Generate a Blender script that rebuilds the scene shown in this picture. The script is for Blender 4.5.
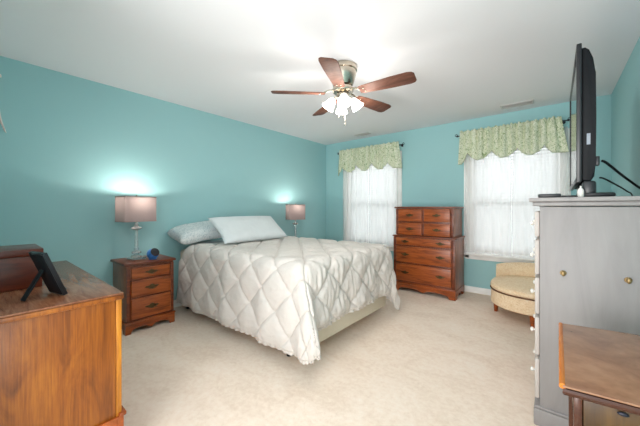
import bpy, bmesh, math, random
from mathutils import Vector, Matrix, noise
random.seed(7)
PI = math.pi
R = math.radians
scn = bpy.context.scene
for o in list(bpy.data.objects):
    bpy.data.objects.remove(o, do_unlink=True)
COL = scn.collection

# ------------------------------------------------------------------ camera
CAMX, CAMY, CAMZ = 3.527, 0.0, 1.187
cam_d = bpy.data.cameras.new('camera')
cam = bpy.data.objects.new('camera', cam_d); COL.objects.link(cam)
cam_d.sensor_width = 36.0
cam_d.lens = 36.0 * 286.0 / 640.0
cam_d.shift_y = -5.0 / 640.0
cam_d.clip_start = 0.02
cam.location = (CAMX, CAMY, CAMZ)
cam.rotation_euler = (R(90), 0, R(39.5))
scn.camera = cam

# ------------------------------------------------------------------ world, lights, exposure
scn.view_settings.view_transform = 'Standard'
scn.view_settings.look = 'None'
scn.view_settings.gamma = 1.0
scn.view_settings.use_curve_mapping = False
scn.view_settings.exposure = 0.6
scn.cycles.use_denoising = True
scn.cycles.max_bounces = 12
scn.cycles.diffuse_bounces = 6
scn.cycles.transparent_max_bounces = 16
scn.cycles.caustics_refractive = False
scn.cycles.caustics_reflective = False
scn.cycles.sample_clamp_indirect = 6.0

w = bpy.data.worlds.new('daylight'); scn.world = w; w.use_nodes = True
bg = w.node_tree.nodes['Background']
bg.inputs[0].default_value = (0.93, 0.97, 1.0, 1)
bg.inputs[1].default_value = 1.7

def area(name, loc, rot, sx, sy, power, color=(1, 1, 1)):
    l = bpy.data.lights.new(name, 'AREA'); l.shape = 'RECTANGLE'; l.size = sx; l.size_y = sy
    l.energy = power; l.color = color
    o = bpy.data.objects.new(name, l); COL.objects.link(o); o.location = loc; o.rotation_euler = rot
    return o
# daylight outside the two windows of the back wall, shining in through blinds and sheers
area('window_daylight', (1.0, 5.05, 1.4), (R(90), 0, R(180)), 1.5, 2.0, 9, (0.95, 0.98, 1.0))
area('window_daylight', (3.07, 5.05, 1.4), (R(90), 0, R(180)), 1.5, 2.0, 9, (0.95, 0.98, 1.0))
# photographer's flash in the doorway behind the camera, bounced off the ceiling
area('bounce_flash', (2.9, -1.05, 0.95), (R(135), 0, R(25)), 1.5, 1.2, 66, (1.0, 0.98, 0.96))

# ------------------------------------------------------------------ helpers
class MB:
    def __init__(s): s.bm = bmesh.new()
    def _x(s, verts, M):
        bmesh.ops.transform(s.bm, matrix=M, verts=verts)
    def box(s, c, size, bev=0.0, rot=None, seg=2):
        r = bmesh.ops.create_cube(s.bm, size=1.0)
        vs = r['verts']
        s._x(vs, Matrix.Diagonal((size[0], size[1], size[2], 1)))
        if bev > 0:
            es = list({e for v in vs for e in v.link_edges})
            g = bmesh.ops.bevel(s.bm, geom=es, offset=bev, segments=seg, affect='EDGES', profile=0.5)
            vs = list({v for f in g['faces'] for v in f.verts} | {v for v in vs if v.is_valid})
        M = Matrix.Translation(c)
        if rot is not None: M = M @ (rot if isinstance(rot, Matrix) else Matrix.Rotation(rot, 4, 'Z'))
        s._x(vs, M)
        return s
    def cone(s, p0, p1, r0, r1=None, seg=16):
        p0 = Vector(p0); p1 = Vector(p1); d = p1 - p0
        r1 = r0 if r1 is None else r1
        r = bmesh.ops.create_cone(s.bm, cap_ends=True, cap_tris=False, segments=seg, radius1=r0, radius2=r1, depth=d.length)
        M = Matrix.Translation((p0 + p1) / 2) @ d.to_track_quat('Z', 'Y').to_matrix().to_4x4()
        s._x(r['verts'], M); return s
    def ball(s, c, r, sc=(1, 1, 1), seg=16, M=None):
        g = bmesh.ops.create_uvsphere(s.bm, u_segments=seg, v_segments=max(6, seg // 2 + 2), radius=r)
        T = Matrix.Translation(c)
        if M is not None: T = T @ M
        s._x(g['verts'], T @ Matrix.Diagonal((sc[0], sc[1], sc[2], 1))); return s
    def lathe(s, prof, c=(0, 0, 0), seg=24, M=None, cap=True):
        rings = []
        for (r, z) in prof:
            ring = []
            for i in range(seg):
                a = 2 * PI * i / seg
                v = Vector((r * math.cos(a), r * math.sin(a), z))
                if M is not None: v = M @ v
                ring.append(s.bm.verts.new(v + Vector(c)))
            rings.append(ring)
        for k in range(len(rings) - 1):
            for i in range(seg):
                j = (i + 1) % seg
                s.bm.faces.new((rings[k][i], rings[k][j], rings[k + 1][j], rings[k + 1][i]))
        if cap:
            s.bm.faces.new(list(reversed(rings[0]))); s.bm.faces.new(rings[-1])
        return s
    def tube(s, pts, r, seg=8):
        pts = [Vector(p) for p in pts]; rings = []
        for i, p in enumerate(pts):
            a = pts[max(0, i - 1)]; b = pts[min(len(pts) - 1, i + 1)]
            t = (b - a).normalized()
            up = Vector((0, 0, 1)) if abs(t.z) < .95 else Vector((1, 0, 0))
            n = t.cross(up).normalized(); m = n.cross(t)
            rr = r[i] if isinstance(r, (list, tuple)) else r
            rings.append([s.bm.verts.new(p + n * (rr * math.cos(2 * PI * k / seg)) + m * (rr * math.sin(2 * PI * k / seg))) for k in range(seg)])
        for a, b in zip(rings, rings[1:]):
            for k in range(seg):
                s.bm.faces.new((a[k], a[(k + 1) % seg], b[(k + 1) % seg], b[k]))
        s.bm.faces.new(list(reversed(rings[0]))); s.bm.faces.new(rings[-1])
        return s
    def prism(s, poly, depth, M, bev=0.0):
        """poly in local XY extruded depth along local Z, placed with M"""
        a = [s.bm.verts.new(Vector((x, y, 0))) for x, y in poly]
        b = [s.bm.verts.new(Vector((x, y, depth))) for x, y in poly]
        n = len(poly); fs = [s.bm.faces.new(list(reversed(a))), s.bm.faces.new(b)]
        for i in range(n):
            s.bm.faces.new((a[i], a[(i + 1) % n], b[(i + 1) % n], b[i]))
        vs = a + b
        if bev > 0:
            es = [e for e in {e for v in b for e in v.link_edges} if all(v in b for v in e.verts)]
            es += [e for e in {e for v in a for e in v.link_edges} if all(v in a for v in e.verts)]
            g = bmesh.ops.bevel(s.bm, geom=es, offset=bev, segments=2, affect='EDGES', profile=0.5)
            vs = list({v for f in g['faces'] for v in f.verts} | {v for v in vs if v.is_valid})
        s._x(vs, M); return s
    def grid(s, fn, nu, nv, closed_u=False):
        vs = [[s.bm.verts.new(fn(i / nu, j / nv)) for j in range(nv + 1)] for i in range(nu if closed_u else nu + 1)]
        n = len(vs)
        for i in range(nu):
            for j in range(nv):
                s.bm.faces.new((vs[i][j], vs[(i + 1) % n][j], vs[(i + 1) % n][j + 1], vs[i][j + 1]))
        return s
    def build(s, name, mat, parent=None, loc=(0, 0, 0), rz=0, smooth=True, angle=35):
        bmesh.ops.recalc_face_normals(s.bm, faces=s.bm.faces)
        me = bpy.data.meshes.new(name)
        if smooth:
            lim = R(angle)
            for f in s.bm.faces: f.smooth = True
            for e in s.bm.edges:
                if len(e.link_faces) == 2 and e.calc_face_angle(0) > lim: e.smooth = False
        s.bm.to_mesh(me); s.bm.free()
        me.materials.append(mat)
        o = bpy.data.objects.new(name, me); COL.objects.link(o)
        o.location = loc; o.rotation_euler = (0, 0, rz)
        if parent: o.parent = parent
        return o

def tag(o, label, cat, group=None):
    o['label'] = label; o['category'] = cat
    if group: o['group'] = group
    return o
def thing(name, label, cat, loc=(0, 0, 0), rz=0, group=None):
    o = bpy.data.objects.new(name, None); COL.objects.link(o)
    o.empty_display_size = 0.1
    o.location = loc; o.rotation_euler = (0, 0, rz)
    return tag(o, label, cat, group)
def struct(name, mb, mat, parent=None, **k):
    o = mb.build(name, mat, parent, **k)
    if parent is None: o['kind'] = 'structure'
    return o
def copy_tree(o, parent=None):
    c = o.copy(); COL.objects.link(c)
    if parent: c.parent = parent
    for ch in list(o.children): copy_tree(ch, c)
    return c

# ------------------------------------------------------------------ materials
def srgb(r, g, b):
    f = lambda c: (c / 255 / 12.92) if c / 255 <= 0.04045 else ((c / 255 + 0.055) / 1.055) ** 2.4
    return (f(r), f(g), f(b), 1)
class NT:
    def __init__(s, name):
        s.m = bpy.data.materials.new(name); s.m.use_nodes = True
        s.nt = s.m.node_tree; s.n = s.nt.nodes; s.b = s.n['Principled BSDF']; s.out = s.n['Material Output']
    def add(s, t, **k):
        x = s.n.new(t)
        for a, v in k.items(): setattr(x, a, v)
        return x
    def link(s, a, b): s.nt.links.new(a, b)
    def coords(s, scale=(1, 1, 1), rot=(0, 0, 0)):
        tc = s.add('ShaderNodeTexCoord'); mp = s.add('ShaderNodeMapping')
        mp.inputs['Scale'].default_value = scale; mp.inputs['Rotation'].default_value = rot
        s.link(tc.outputs['Object'], mp.inputs['Vector']); return mp.outputs['Vector']
    def noise(s, vec, scale, detail=3, rough=.5, dist=0):
        n = s.add('ShaderNodeTexNoise'); n.inputs['Scale'].default_value = scale; n.inputs['Detail'].default_value = detail
        n.inputs['Roughness'].default_value = rough; n.inputs['Distortion'].default_value = dist
        s.link(vec, n.inputs['Vector']); return n.outputs['Fac']
    def ramp(s, fac, stops):
        r = s.add('ShaderNodeValToRGB'); e = r.color_ramp.elements
        e[0].position, e[0].color = stops[0]; e[1].position, e[1].color = stops[-1]
        for p, c in stops[1:-1]:
            x = e.new(p); x.color = c
        s.link(fac, r.inputs['Fac']); return r.outputs['Color']
    def bump(s, h, strength, dist=.01):
        b = s.add('ShaderNodeBump'); b.inputs['Strength'].default_value = strength; b.inputs['Distance'].default_value = dist
        s.link(h, b.inputs['Height']); s.link(b.outputs['Normal'], s.b.inputs['Normal'])

def plain(name, col, rough=.5, metal=0, nscale=0, nstr=0, spec=.5):
    t = NT(name); t.b.inputs['Roughness'].default_value = rough; t.b.inputs['Metallic'].default_value = metal
    t.b.inputs['Specular IOR Level'].default_value = spec
    v = t.coords()
    f = t.noise(v, nscale or 6, 2)
    c2 = tuple(min(1, x * 1.06) for x in col[:3]) + (1,); c1 = tuple(x * .94 for x in col[:3]) + (1,)
    t.link(t.ramp(f, [(.3, c1), (.7, c2)]), t.b.inputs['Base Color'])
    if nstr: t.bump(f, nstr)
    return t.m
def wood(name, light, mid, dark, grain=(2, 2, 22), rough=.35, scale=1.6, coat=.0, spec=.5, fine=.5):
    t = NT(name); v = t.coords(grain)
    a = t.noise(v, scale, 5, .6, 1.2)
    c = t.ramp(a, [(.28, dark), (.48, mid), (.72, light)])
    v2 = t.coords(tuple(g * 6 if g > 5 else g for g in grain))
    f = t.noise(v2, 4, 3, .6)
    mx = t.add('ShaderNodeMix'); mx.data_type = 'RGBA'; mx.blend_type = 'MULTIPLY'
    mx.inputs[0].default_value = fine
    t.link(c, mx.inputs[6]); t.link(t.ramp(f, [(.3, (.62, .55, .5, 1)), (.6, (1, 1, 1, 1))]), mx.inputs[7])
    t.link(mx.outputs[2], t.b.inputs['Base Color'])
    t.b.inputs['Roughness'].default_value = rough; t.b.inputs['Coat Weight'].default_value = coat
    t.b.inputs['Specular IOR Level'].default_value = spec
    t.b.inputs['Coat Roughness'].default_value = .15
    t.bump(f, .12 * fine, .004)
    return t.m
def translucent(name, col, tcol, trans=.5, transp=0.0, nscale=0):
    t = NT(name)
    d = t.add('ShaderNodeBsdfDiffuse'); d.inputs[0].default_value = col
    r = t.add('ShaderNodeBsdfTranslucent'); r.inputs[0].default_value = tcol
    m = t.add('ShaderNodeMixShader'); m.inputs[0].default_value = trans
    t.link(d.outputs[0], m.inputs[1]); t.link(r.outputs[0], m.inputs[2])
    if nscale:
        f = t.noise(t.coords((1, 1, 1)), nscale, 2)
        cc = t.ramp(f, [(.3, tuple(x * .9 for x in col[:3]) + (1,)), (.7, col)])
        t.link(cc, d.inputs[0])
    outp = m.outputs[0]
    if transp:
        tr = t.add('ShaderNodeBsdfTransparent'); m2 = t.add('ShaderNodeMixShader'); m2.inputs[0].default_value = transp
        t.link(outp, m2.inputs[1]); t.link(tr.outputs[0], m2.inputs[2]); outp = m2.outputs[0]
    t.link(outp, t.out.inputs['Surface'])
    return t.m
def glassmat(name, col=(1, 1, 1, 1), rough=.02):
    t = NT(name); t.b.inputs['Base Color'].default_value = col; t.b.inputs['Transmission Weight'].default_value = .78
    t.b.inputs['Roughness'].default_value = rough; t.b.inputs['IOR'].default_value = 1.5
    return t.m
def pane_mat():
    t = NT('window_glass')
    tr = t.add('ShaderNodeBsdfTransparent'); gl = t.add('ShaderNodeBsdfGlossy'); gl.inputs['Roughness'].default_value = .03
    m = t.add('ShaderNodeMixShader'); m.inputs[0].default_value = .06
    t.link(tr.outputs[0], m.inputs[1]); t.link(gl.outputs[0], m.inputs[2]); t.link(m.outputs[0], t.out.inputs['Surface'])
    return t.m

M = {}
M['wall'] = plain('teal_wall_paint', srgb(157, 200, 203), .75, 0, .3, .0, .25)
M['ceil'] = plain('white_ceiling_paint', srgb(228, 228, 231), .9, 0, .3, 0, .2)
M['trim'] = plain('white_trim_paint', srgb(238, 238, 236), .45)
def carpet():
    t = NT('beige_carpet'); v = t.coords()
    fine = t.noise(v, 260, 2, .7); mid = t.noise(v, 28, 4, .65); big = t.noise(t.coords((1, 1.6, 1), (0, 0, .6)), 2.4, 3, .6, .8)
    a = t.add('ShaderNodeMath', operation='MULTIPLY_ADD'); a.inputs[1].default_value = .5
    t.link(mid, a.inputs[0])
    b = t.add('ShaderNodeMath', operation='MULTIPLY'); b.inputs[1].default_value = .5
    t.link(big, b.inputs[0]); t.link(b.outputs[0], a.inputs[2])
    t.link(t.ramp(a.outputs[0], [(.35, srgb(235, 214, 195)), (.52, srgb(247, 229, 212)), (.68, srgb(251, 237, 223))]), t.b.inputs['Base Color'])
    h = t.add('ShaderNodeMath', operation='ADD'); t.link(fine, h.inputs[0]); t.link(mid, h.inputs[1])
    t.bump(h.outputs[0], .5, .011)
    t.b.inputs['Roughness'].default_value = .95; t.b.inputs['Specular IOR Level'].default_value = .1
    return t.m
M['carpet'] = carpet()
M['cherry'] = wood('cherry_wood', srgb(188, 100, 44), srgb(152, 74, 28), srgb(100, 44, 16), (2.2, 8, 20), .3, 1.4)
M['cherry_side'] = wood('cherry_side_wood', srgb(170, 100, 60), srgb(140, 76, 44), srgb(100, 50, 28), (14, 14, 2), .3, 1.4)
M['cherry_dark'] = wood('dark_cherry_wood', srgb(142, 70, 34), srgb(112, 52, 26), srgb(76, 32, 16), (2.2, 14, 14), .35, 1.4)
M['oak_side'] = wood('golden_oak_side', srgb(166, 98, 28), srgb(142, 78, 20), srgb(94, 46, 12), (7, 7, 1.5), .34, 1.7, fine=.85)
M['oak_edge'] = wood('golden_edge', srgb(206, 140, 40), srgb(186, 118, 30), srgb(150, 88, 20), (14, 14, 2), .38, 1.5)
M['dresser_top'] = wood('dresser_top_wood', srgb(150, 104, 76), srgb(126, 80, 56), srgb(96, 54, 34), (3, 26, 26), .26, 1.5, spec=.35)
M['box_wood'] = wood('mahogany_box_wood', srgb(112, 46, 22), srgb(90, 34, 16), srgb(62, 22, 12), (14, 2, 14), .3, 1.4)
M['desk_top'] = wood('side_table_top', srgb(160, 120, 94), srgb(148, 108, 82), srgb(128, 88, 66), (5, 5, 5), .25, 1.1)
M['desk_edge'] = wood('side_table_edge', srgb(88, 48, 27), srgb(72, 37, 21), srgb(52, 26, 15), (2, 12, 12), .25, 1.4)
M['desk_highlight'] = wood('side_table_highlight', srgb(226, 138, 50), srgb(206, 116, 36), srgb(170, 88, 24), (14, 2, 14), .2, 1.4)  # bright orange colour stands in for window light on the rounded left edge
M['desk_panel'] = wood('side_table_panel', srgb(92, 64, 18), srgb(78, 52, 13), srgb(60, 38, 10), (8, 8, 2), .4, 1.4)
M['grey'] = wood('grey_washed_wood', srgb(150, 145, 143), srgb(143, 138, 137), srgb(134, 130, 129), (5, 5, .8), .5, 1.5, fine=.12)
M['greylight'] = wood('pale_washed_wood', srgb(196, 188, 182), srgb(186, 178, 172), srgb(172, 164, 160), (7, 7, 1.2), .5, 1.5, fine=.15)
M['fanwood'] = wood('walnut_blade', srgb(122, 84, 68), srgb(100, 66, 54), srgb(78, 50, 40), (3, 16, 16), .6, 1.2, spec=.2)
M['brass'] = plain('antique_brass', srgb(96, 82, 58), .35, .9, 30)
M['brasslight'] = plain('old_gold_brass', srgb(158, 134, 94), .5, .8, 30)
M['nickel'] = plain('brushed_nickel', srgb(196, 186, 170), .22, 1, 20)
M['black'] = plain('black_plastic', srgb(24, 26, 30), .35, 0, 20)
M['blackmatte'] = plain('black_matte', srgb(13, 15, 19), .6, 0, 20, 0, .25)
M['iron'] = plain('dark_iron', srgb(42, 42, 50), .4, .6, 20)
M['screen'] = plain('tv_glass', srgb(20, 24, 28), .08, 0, 3)
M['white'] = plain('white_plastic', srgb(232, 230, 224), .4)
M['sticker'] = plain('sticker_paper', srgb(150, 156, 166), .6, 0, 90)
M['fitted'] = plain('cream_mattress_cloth', srgb(214, 202, 184), .9, 0, 60, .1, .1)
def ticking():
    t = NT('box_spring_cloth'); v = t.coords((0, 40, 0))
    wv = t.add('ShaderNodeTexWave'); wv.inputs['Scale'].default_value = .5; wv.inputs['Distortion'].default_value = .4
    wv.bands_direction = 'Y'
    t.link(v, wv.inputs['Vector'])
    t.link(t.ramp(wv.outputs['Fac'], [(.2, srgb(208, 198, 178)), (.8, srgb(226, 218, 200))]), t.b.inputs['Base Color'])
    t.b.inputs['Roughness'].default_value = .9; t.b.inputs['Specular IOR Level'].default_value = .1
    return t.m
M['ticking'] = ticking()
def cloth(name, col, wr=.25, sc=9):
    t = NT(name); v = t.coords((1, 1, 1))
    f = t.noise(v, sc, 4, .55, 1.0)
    t.link(t.ramp(f, [(.3, tuple(x * .96 for x in col[:3]) + (1,)), (.7, col)]), t.b.inputs['Base Color'])
    t.b.inputs['Roughness'].default_value = .85; t.b.inputs['Specular IOR Level'].default_value = .15
    t.b.inputs['Sheen Weight'].default_value = .1
    t.bump(f, wr, .03); return t.m
M['comforter'] = cloth('white_quilt_cotton', srgb(212, 206, 200), .25, 16)
def pillowcloth():
    t = NT('pale_print_cotton'); v = t.coords()
    f = t.noise(v, 22, 4, .7, 2.5); g = t.noise(v, 7, 3, .5, .8)
    t.link(t.ramp(f, [(.36, srgb(218, 224, 224)), (.42, srgb(158, 176, 184)), (.46, srgb(216, 222, 223)), (.7, srgb(222, 226, 226))]), t.b.inputs['Base Color'])
    t.b.inputs['Roughness'].default_value = .85; t.b.inputs['Specular IOR Level'].default_value = .12
    t.bump(g, .35, .03); return t.m
M['pillow'] = pillowcloth()
M['pillow_plain'] = cloth('white_pillow_cotton', srgb(216, 222, 224), .35, 9)
def toile(name='green_toile'):
    t = NT(name); v = t.coords((1, 1, 1))
    f = t.noise(v, 13, 4, .55, 3.5); g = t.noise(v, 7, 3, .6, 1.5)
    c1 = t.ramp(f, [(.37, srgb(158, 176, 130)), (.44, srgb(230, 236, 210)), (.55, srgb(246, 247, 232)), (.62, srgb(176, 192, 148)), (.68, srgb(236, 240, 216))])
    c2 = t.ramp(g, [(.35, (.90, .93, .85, 1)), (.6, (1, 1, 1, 1))])
    mx = t.add('ShaderNodeMix'); mx.data_type = 'RGBA'; mx.blend_type = 'MULTIPLY'; mx.inputs[0].default_value = .7
    t.link(c1, mx.inputs[6]); t.link(c2, mx.inputs[7])
    d = t.add('ShaderNodeBsdfDiffuse'); r = t.add('ShaderNodeBsdfTranslucent')
    t.link(mx.outputs[2], d.inputs[0]); t.link(mx.outputs[2], r.inputs[0])
    m = t.add('ShaderNodeMixShader'); m.inputs[0].default_value = .15
    t.link(d.outputs[0], m.inputs[1]); t.link(r.outputs[0], m.inputs[2]); t.link(m.outputs[0], t.out.inputs['Surface'])
    return t.m
M['toile'] = toile()
M['sheer'] = translucent('sheer_white_voile', (.9, .9, .89, 1), (.9, .9, .9, 1), .5, .66)
M['slat'] = translucent('white_blind_slat', (.86, .86, .85, 1), (.8, .82, .82, 1), .35)
M['lampshade'] = translucent('pinkish_grey_shade', srgb(150, 136, 136), srgb(206, 184, 178), .07, 0, 120)
M['shadetrim'] = plain('shade_trim_cloth', srgb(150, 132, 130), .8)
M['crystal'] = glassmat('clear_crystal', (.97, .98, .98, 1), .03)
M['pane'] = pane_mat()
def brocade():
    t = NT('cream_brocade'); v = t.coords()
    f = t.noise(v, 26, 4, .6, 2.5); g = t.noise(v, 6, 2, .5)
    t.link(t.ramp(f, [(.34, srgb(222, 192, 152)), (.5, srgb(236, 210, 176)), (.65, srgb(240, 220, 192))]), t.b.inputs['Base Color'])
    t.b.inputs['Roughness'].default_value = .8; t.b.inputs['Specular IOR Level'].default_value = .15
    t.bump(f, .15, .01); return t.m
M['brocade'] = brocade()
M['welt'] = plain('brown_welting', srgb(104, 66, 38), .7)
M['pinkcloth'] = plain('pink_cloth', srgb(214, 190, 186), .8, 0, 40)
M['blue'] = plain('blue_plastic', srgb(60, 124, 196), .35)
M['dial'] = plain('black_dial', srgb(18, 22, 30), .15)
M['vent'] = plain('vent_enamel', srgb(205, 204, 202), .5)
M['ventdark'] = plain('vent_shadow', srgb(110, 108, 106), .7)
def glow(name, col, strength):
    t = NT(name); t.b.inputs['Base Color'].default_value = (.95, .93, .9, 1)
    t.b.inputs['Emission Color'].default_value = col; t.b.inputs['Emission Strength'].default_value = strength
    t.b.inputs['Roughness'].default_value = .4
    f = t.noise(t.coords(), 12, 2)
    t.link(t.ramp(f, [(.3, (.93, .92, .9, 1)), (.7, (.97, .96, .94, 1))]), t.b.inputs['Base Color'])
    return t.m
M['fanglass'] = glow('frosted_lit_glass', (1, .95, .88, 1), 3.0)
M['bulb'] = glow('lit_bulb', (1, .92, .82, 1), 6.0)

# ------------------------------------------------------------------ the setting
W_, YB, YN, H = 4.0, 4.47, -0.10, 2.44
T = .12
struct('floor', MB().box(((W_) / 2, (YB + -1.6) / 2, -.05), (W_ + .4, YB + 1.6 + .3, .1)), M['carpet'])
struct('ceiling', MB().box(((W_) / 2, (YB - 1.6) / 2, H + .05), (W_ + .24, YB + 1.6 + .3, .1)), M['ceil'])
struct('wall_left', MB().box((-T / 2, (YB + YN) / 2, H / 2), (T, YB - YN + .02, H)), M['wall'])
struct('wall_right', MB().box((W_ + T / 2, (YB + YN) / 2, H / 2), (T, YB - YN + .02, H)), M['wall'])
struct('wall_near', MB().box((1.1, YN - T / 2, H / 2), (2.2 + T, T, H)), M['wall'])
WINS = [(0.50, 1.52), (2.58, 3.60)]
WZ0, WZ1 = 0.55, 2.06
def back_wall():
    m = MB(); xs = [-T, WINS[0][0], WINS[0][1], WINS[1][0], WINS[1][1], W_ + T]
    for i in range(0, 5, 2):
        m.box(((xs[i] + xs[i + 1]) / 2, YB + T / 2, H / 2), (xs[i + 1] - xs[i], T, H))
    for a, b in WINS:
        m.box(((a + b) / 2, YB + T / 2, WZ0 / 2), (b - a, T, WZ0))
        m.box(((a + b) / 2, YB + T / 2, (WZ1 + H) / 2), (b - a, T, H - WZ1))
    return m
struct('wall_back', back_wall(), M['wall'])
struct('baseboard_back', MB().box((W_ / 2, YB - .008, .042), (W_ - .04, .016, .084), .004), M['trim'])
struct('baseboard_left', MB().box((.008, (YB + YN) / 2, .042), (.016, YB - YN - .04, .084), .004), M['trim'])
struct('baseboard_right', MB().box((W_ - .008, (YB + YN) / 2, .042), (.016, YB - YN - .04, .084), .004), M['trim'])

def window(n, a, b):
    cx = (a + b) / 2; wd = b - a; hz = (WZ0 + WZ1) / 2; hh = WZ1 - WZ0
    # frame lining the opening
    m = MB()
    for s in (-1, 1): m.box((cx + s * (wd / 2 - .018), YB + .06, hz), (.035, .118, hh - .004))
    m.box((cx, YB + .06, WZ1 - .02), (wd - .07, .118, .035)); m.box((cx, YB + .06, WZ0 + .02), (wd - .07, .118, .035))
    root = struct('window_%d' % n, m, M['trim'])
    m = MB()
    for s in (-1, 1): m.box((cx + s * (wd / 2 + .03), YB - .009, hz), (.07, .018, hh + .13), .004)
    m.box((cx, YB - .009, WZ1 + .03), (wd - .01, .018, .07), .004)
    m.build('casing', M['trim'], root)
    m = MB(); m.box((cx, YB - .03, WZ0 - .006), (wd + .16, .075, .026), .006); m.box((cx, YB - .009, WZ0 - .052), (wd + .10, .018, .06), .004)
    m.build('sill', M['trim'], root)
    mid = (WZ0 + WZ1) / 2 - .04
    for k, (z0, z1, y) in enumerate(((WZ0 + .04, mid + .02, .075), (mid - .02, WZ1 - .04, .1))):
        m = MB(); x0, x1 = a + .037, b - .037; t = .04
        m.box(((x0 + x1) / 2, YB + y, z0 + t / 2), (x1 - x0, .022, t)); m.box(((x0 + x1) / 2, YB + y, z1 - t / 2), (x1 - x0, .022, t))
        for x in (x0 + t / 2, x1 - t / 2): m.box((x, YB + y, (z0 + z1) / 2), (t, .022, z1 - z0 - 2 * t))
        f = m.build('sash', M['trim'], root)
        MB().box(((x0 + x1) / 2, YB + y, (z0 + z1) / 2), (x1 - x0 - 2 * t + .006, .005, z1 - z0 - 2 * t + .006)).build('pane', M['pane'], f)
    return root
for i, (a, b) in enumerate(WINS): window(i + 1, a, b)

# ------------------------------------------------------------------ furniture helpers
def pull(parent, loc, w=.085, mat=None, drop=True, name='handle'):
    """bat-wing backplate with a bail; local front is -Y"""
    mat = mat or M['brass']; m = MB(); h = w * .135
    poly = [(-w / 2, 0), (-w * .36, h * .45), (-w * .2, h * .4), (-w * .1, h * 1.0), (0, h * 1.25), (w * .1, h * 1.0), (w * .2, h * .4), (w * .36, h * .45), (w / 2, 0),
            (w * .36, -h * .55), (w * .2, -h * .6), (w * .1, -h * 1.1), (0, -h * 1.45), (-w * .1, -h * 1.1), (-w * .2, -h * .6), (-w * .36, -h * .55)]
    Mx = Matrix.Translation(loc) @ Matrix.Rotation(R(90), 4, 'X')
    m.prism(poly, .003, Mx)
    x, y, z = loc
    pts = [(x - w * .3, y - .003, z + .002), (x - w * .3, y - .014, z), (x - w * .24, y - .017, z - h * .8), (x, y - .018, z - h * 1.2), (x + w * .24, y - .017, z - h * .8), (x + w * .3, y - .014, z), (x + w * .3, y - .003, z + .002)]
    m.tube(pts, .003, 6)
    return m.build(name, mat, parent)
def drawer(root, cx, cz, w, h, yf, mat, handles, th=.018, hw=.085, bev=.006):
    """drawer front whose outer face is at y = yf - th"""
    d = MB().box((cx, yf - th / 2, cz), (w, th, h), bev, seg=3).build('drawer', mat, root)
    for hx in handles: pull(d, (cx + hx, yf - th, cz + .004), hw)
    return d
def bracket_base(root, w, d, h, front_y, mat, foot=.085, name='base', bump=.5):
    """scalloped apron with bracket feet, along the front and both sides"""
    m = MB()
    def profile(L):
        n = 24; pts = [(-L / 2, h), (-L / 2, 0), (-L / 2 + foot * .8, 0), (-L / 2 + foot * .85, h * .22), (-L / 2 + foot, h * .34)]
        x0, x1 = -L / 2 + foot, L / 2 - foot
        for i in range(1, n):
            u = i / n
            z = h * (.34 + .16 * abs(math.sin(u * PI * 2)) ** .7 - (.14 * math.exp(-((u - .5) / .09) ** 2)))
            pts.append((x0 + (x1 - x0) * u, z))
        pts += [(L / 2 - foot, h * .34), (L / 2 - foot * .85, h * .22), (L / 2 - foot * .8, 0), (L / 2, 0), (L / 2, h)]
        return pts
    t = .022
    m.prism(profile(w), t, Matrix.Translation((0, front_y + t, 0)) @ Matrix.Rotation(R(90), 4, 'X'))
    for s in (-1, 1):
        Mx = Matrix.Translation((s * w / 2 + (t if s < 0 else 0), front_y + t + (d - t) / 2, 0)) @ Matrix.Rotation(R(-90), 4, 'Z') @ Matrix.Rotation(R(90), 4, 'X')
        m.prism(profile(d - t - .002), t, Mx)
    m.box((0, front_y + .004, h + .006), (w + .012, .03, .018), .006)
    m.box((0, front_y + d / 2, h - .008), (w - .03, d - .05, .012))
    return m.build(name, mat, root)

# ------------------------------------------------------------------ nightstands
def nightstand(label, loc, rz, group=None):
    t = thing('nightstand', label, 'nightstand', loc, rz, group)
    w, d, h = .425, .40, .665; f = -d / 2
    b = MB(); b.box((0, .0, .105 + (h - .025 - .105) / 2), (w, d, h - .025 - .105), .003)
    b.build('body', M['cherry_side'], t)
    MB().box((0, -.006, h - .0115), (w + .04, d + .035, .023), .007).build('top', M['cherry_dark'], t)
    bracket_base(t, w + .02, d + .008, .10, f - .012, M['cherry'], .06)
    fr = MB()
    for s in (-1, 1): fr.box((s * (w / 2 - .016), f - .006, .374), (.032, .012, .51), .003)
    for z in (.622, .502, .333, .126): fr.box((0, f - .006, z), (w - .066, .012, .016), .002)
    fr.build('face_frame', M['cherry_dark'], t)
    drawer(t, 0, .562, w - .082, .100, f, M['cherry'], (0,), .014, .125)
    drawer(t, 0, .4175, w - .066, .156, f, M['cherry'], (0,), .026, .135, .01)
    drawer(t, 0, .229, w - .066, .192, f, M['cherry'], (0,), .026, .135, .01)
    return t
ns = nightstand('brown cherry nightstand with three drawers between the dresser and the bed, holding the blue clock', (.238, 1.12, 0), R(90))
ns2 = copy_tree(ns); ns2.location = (.238, 3.37, 0); ns2.scale = (1, 1, .94)
ns2['label'] = 'brown nightstand hidden behind the far side of the bed, under the far lamp'

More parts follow.
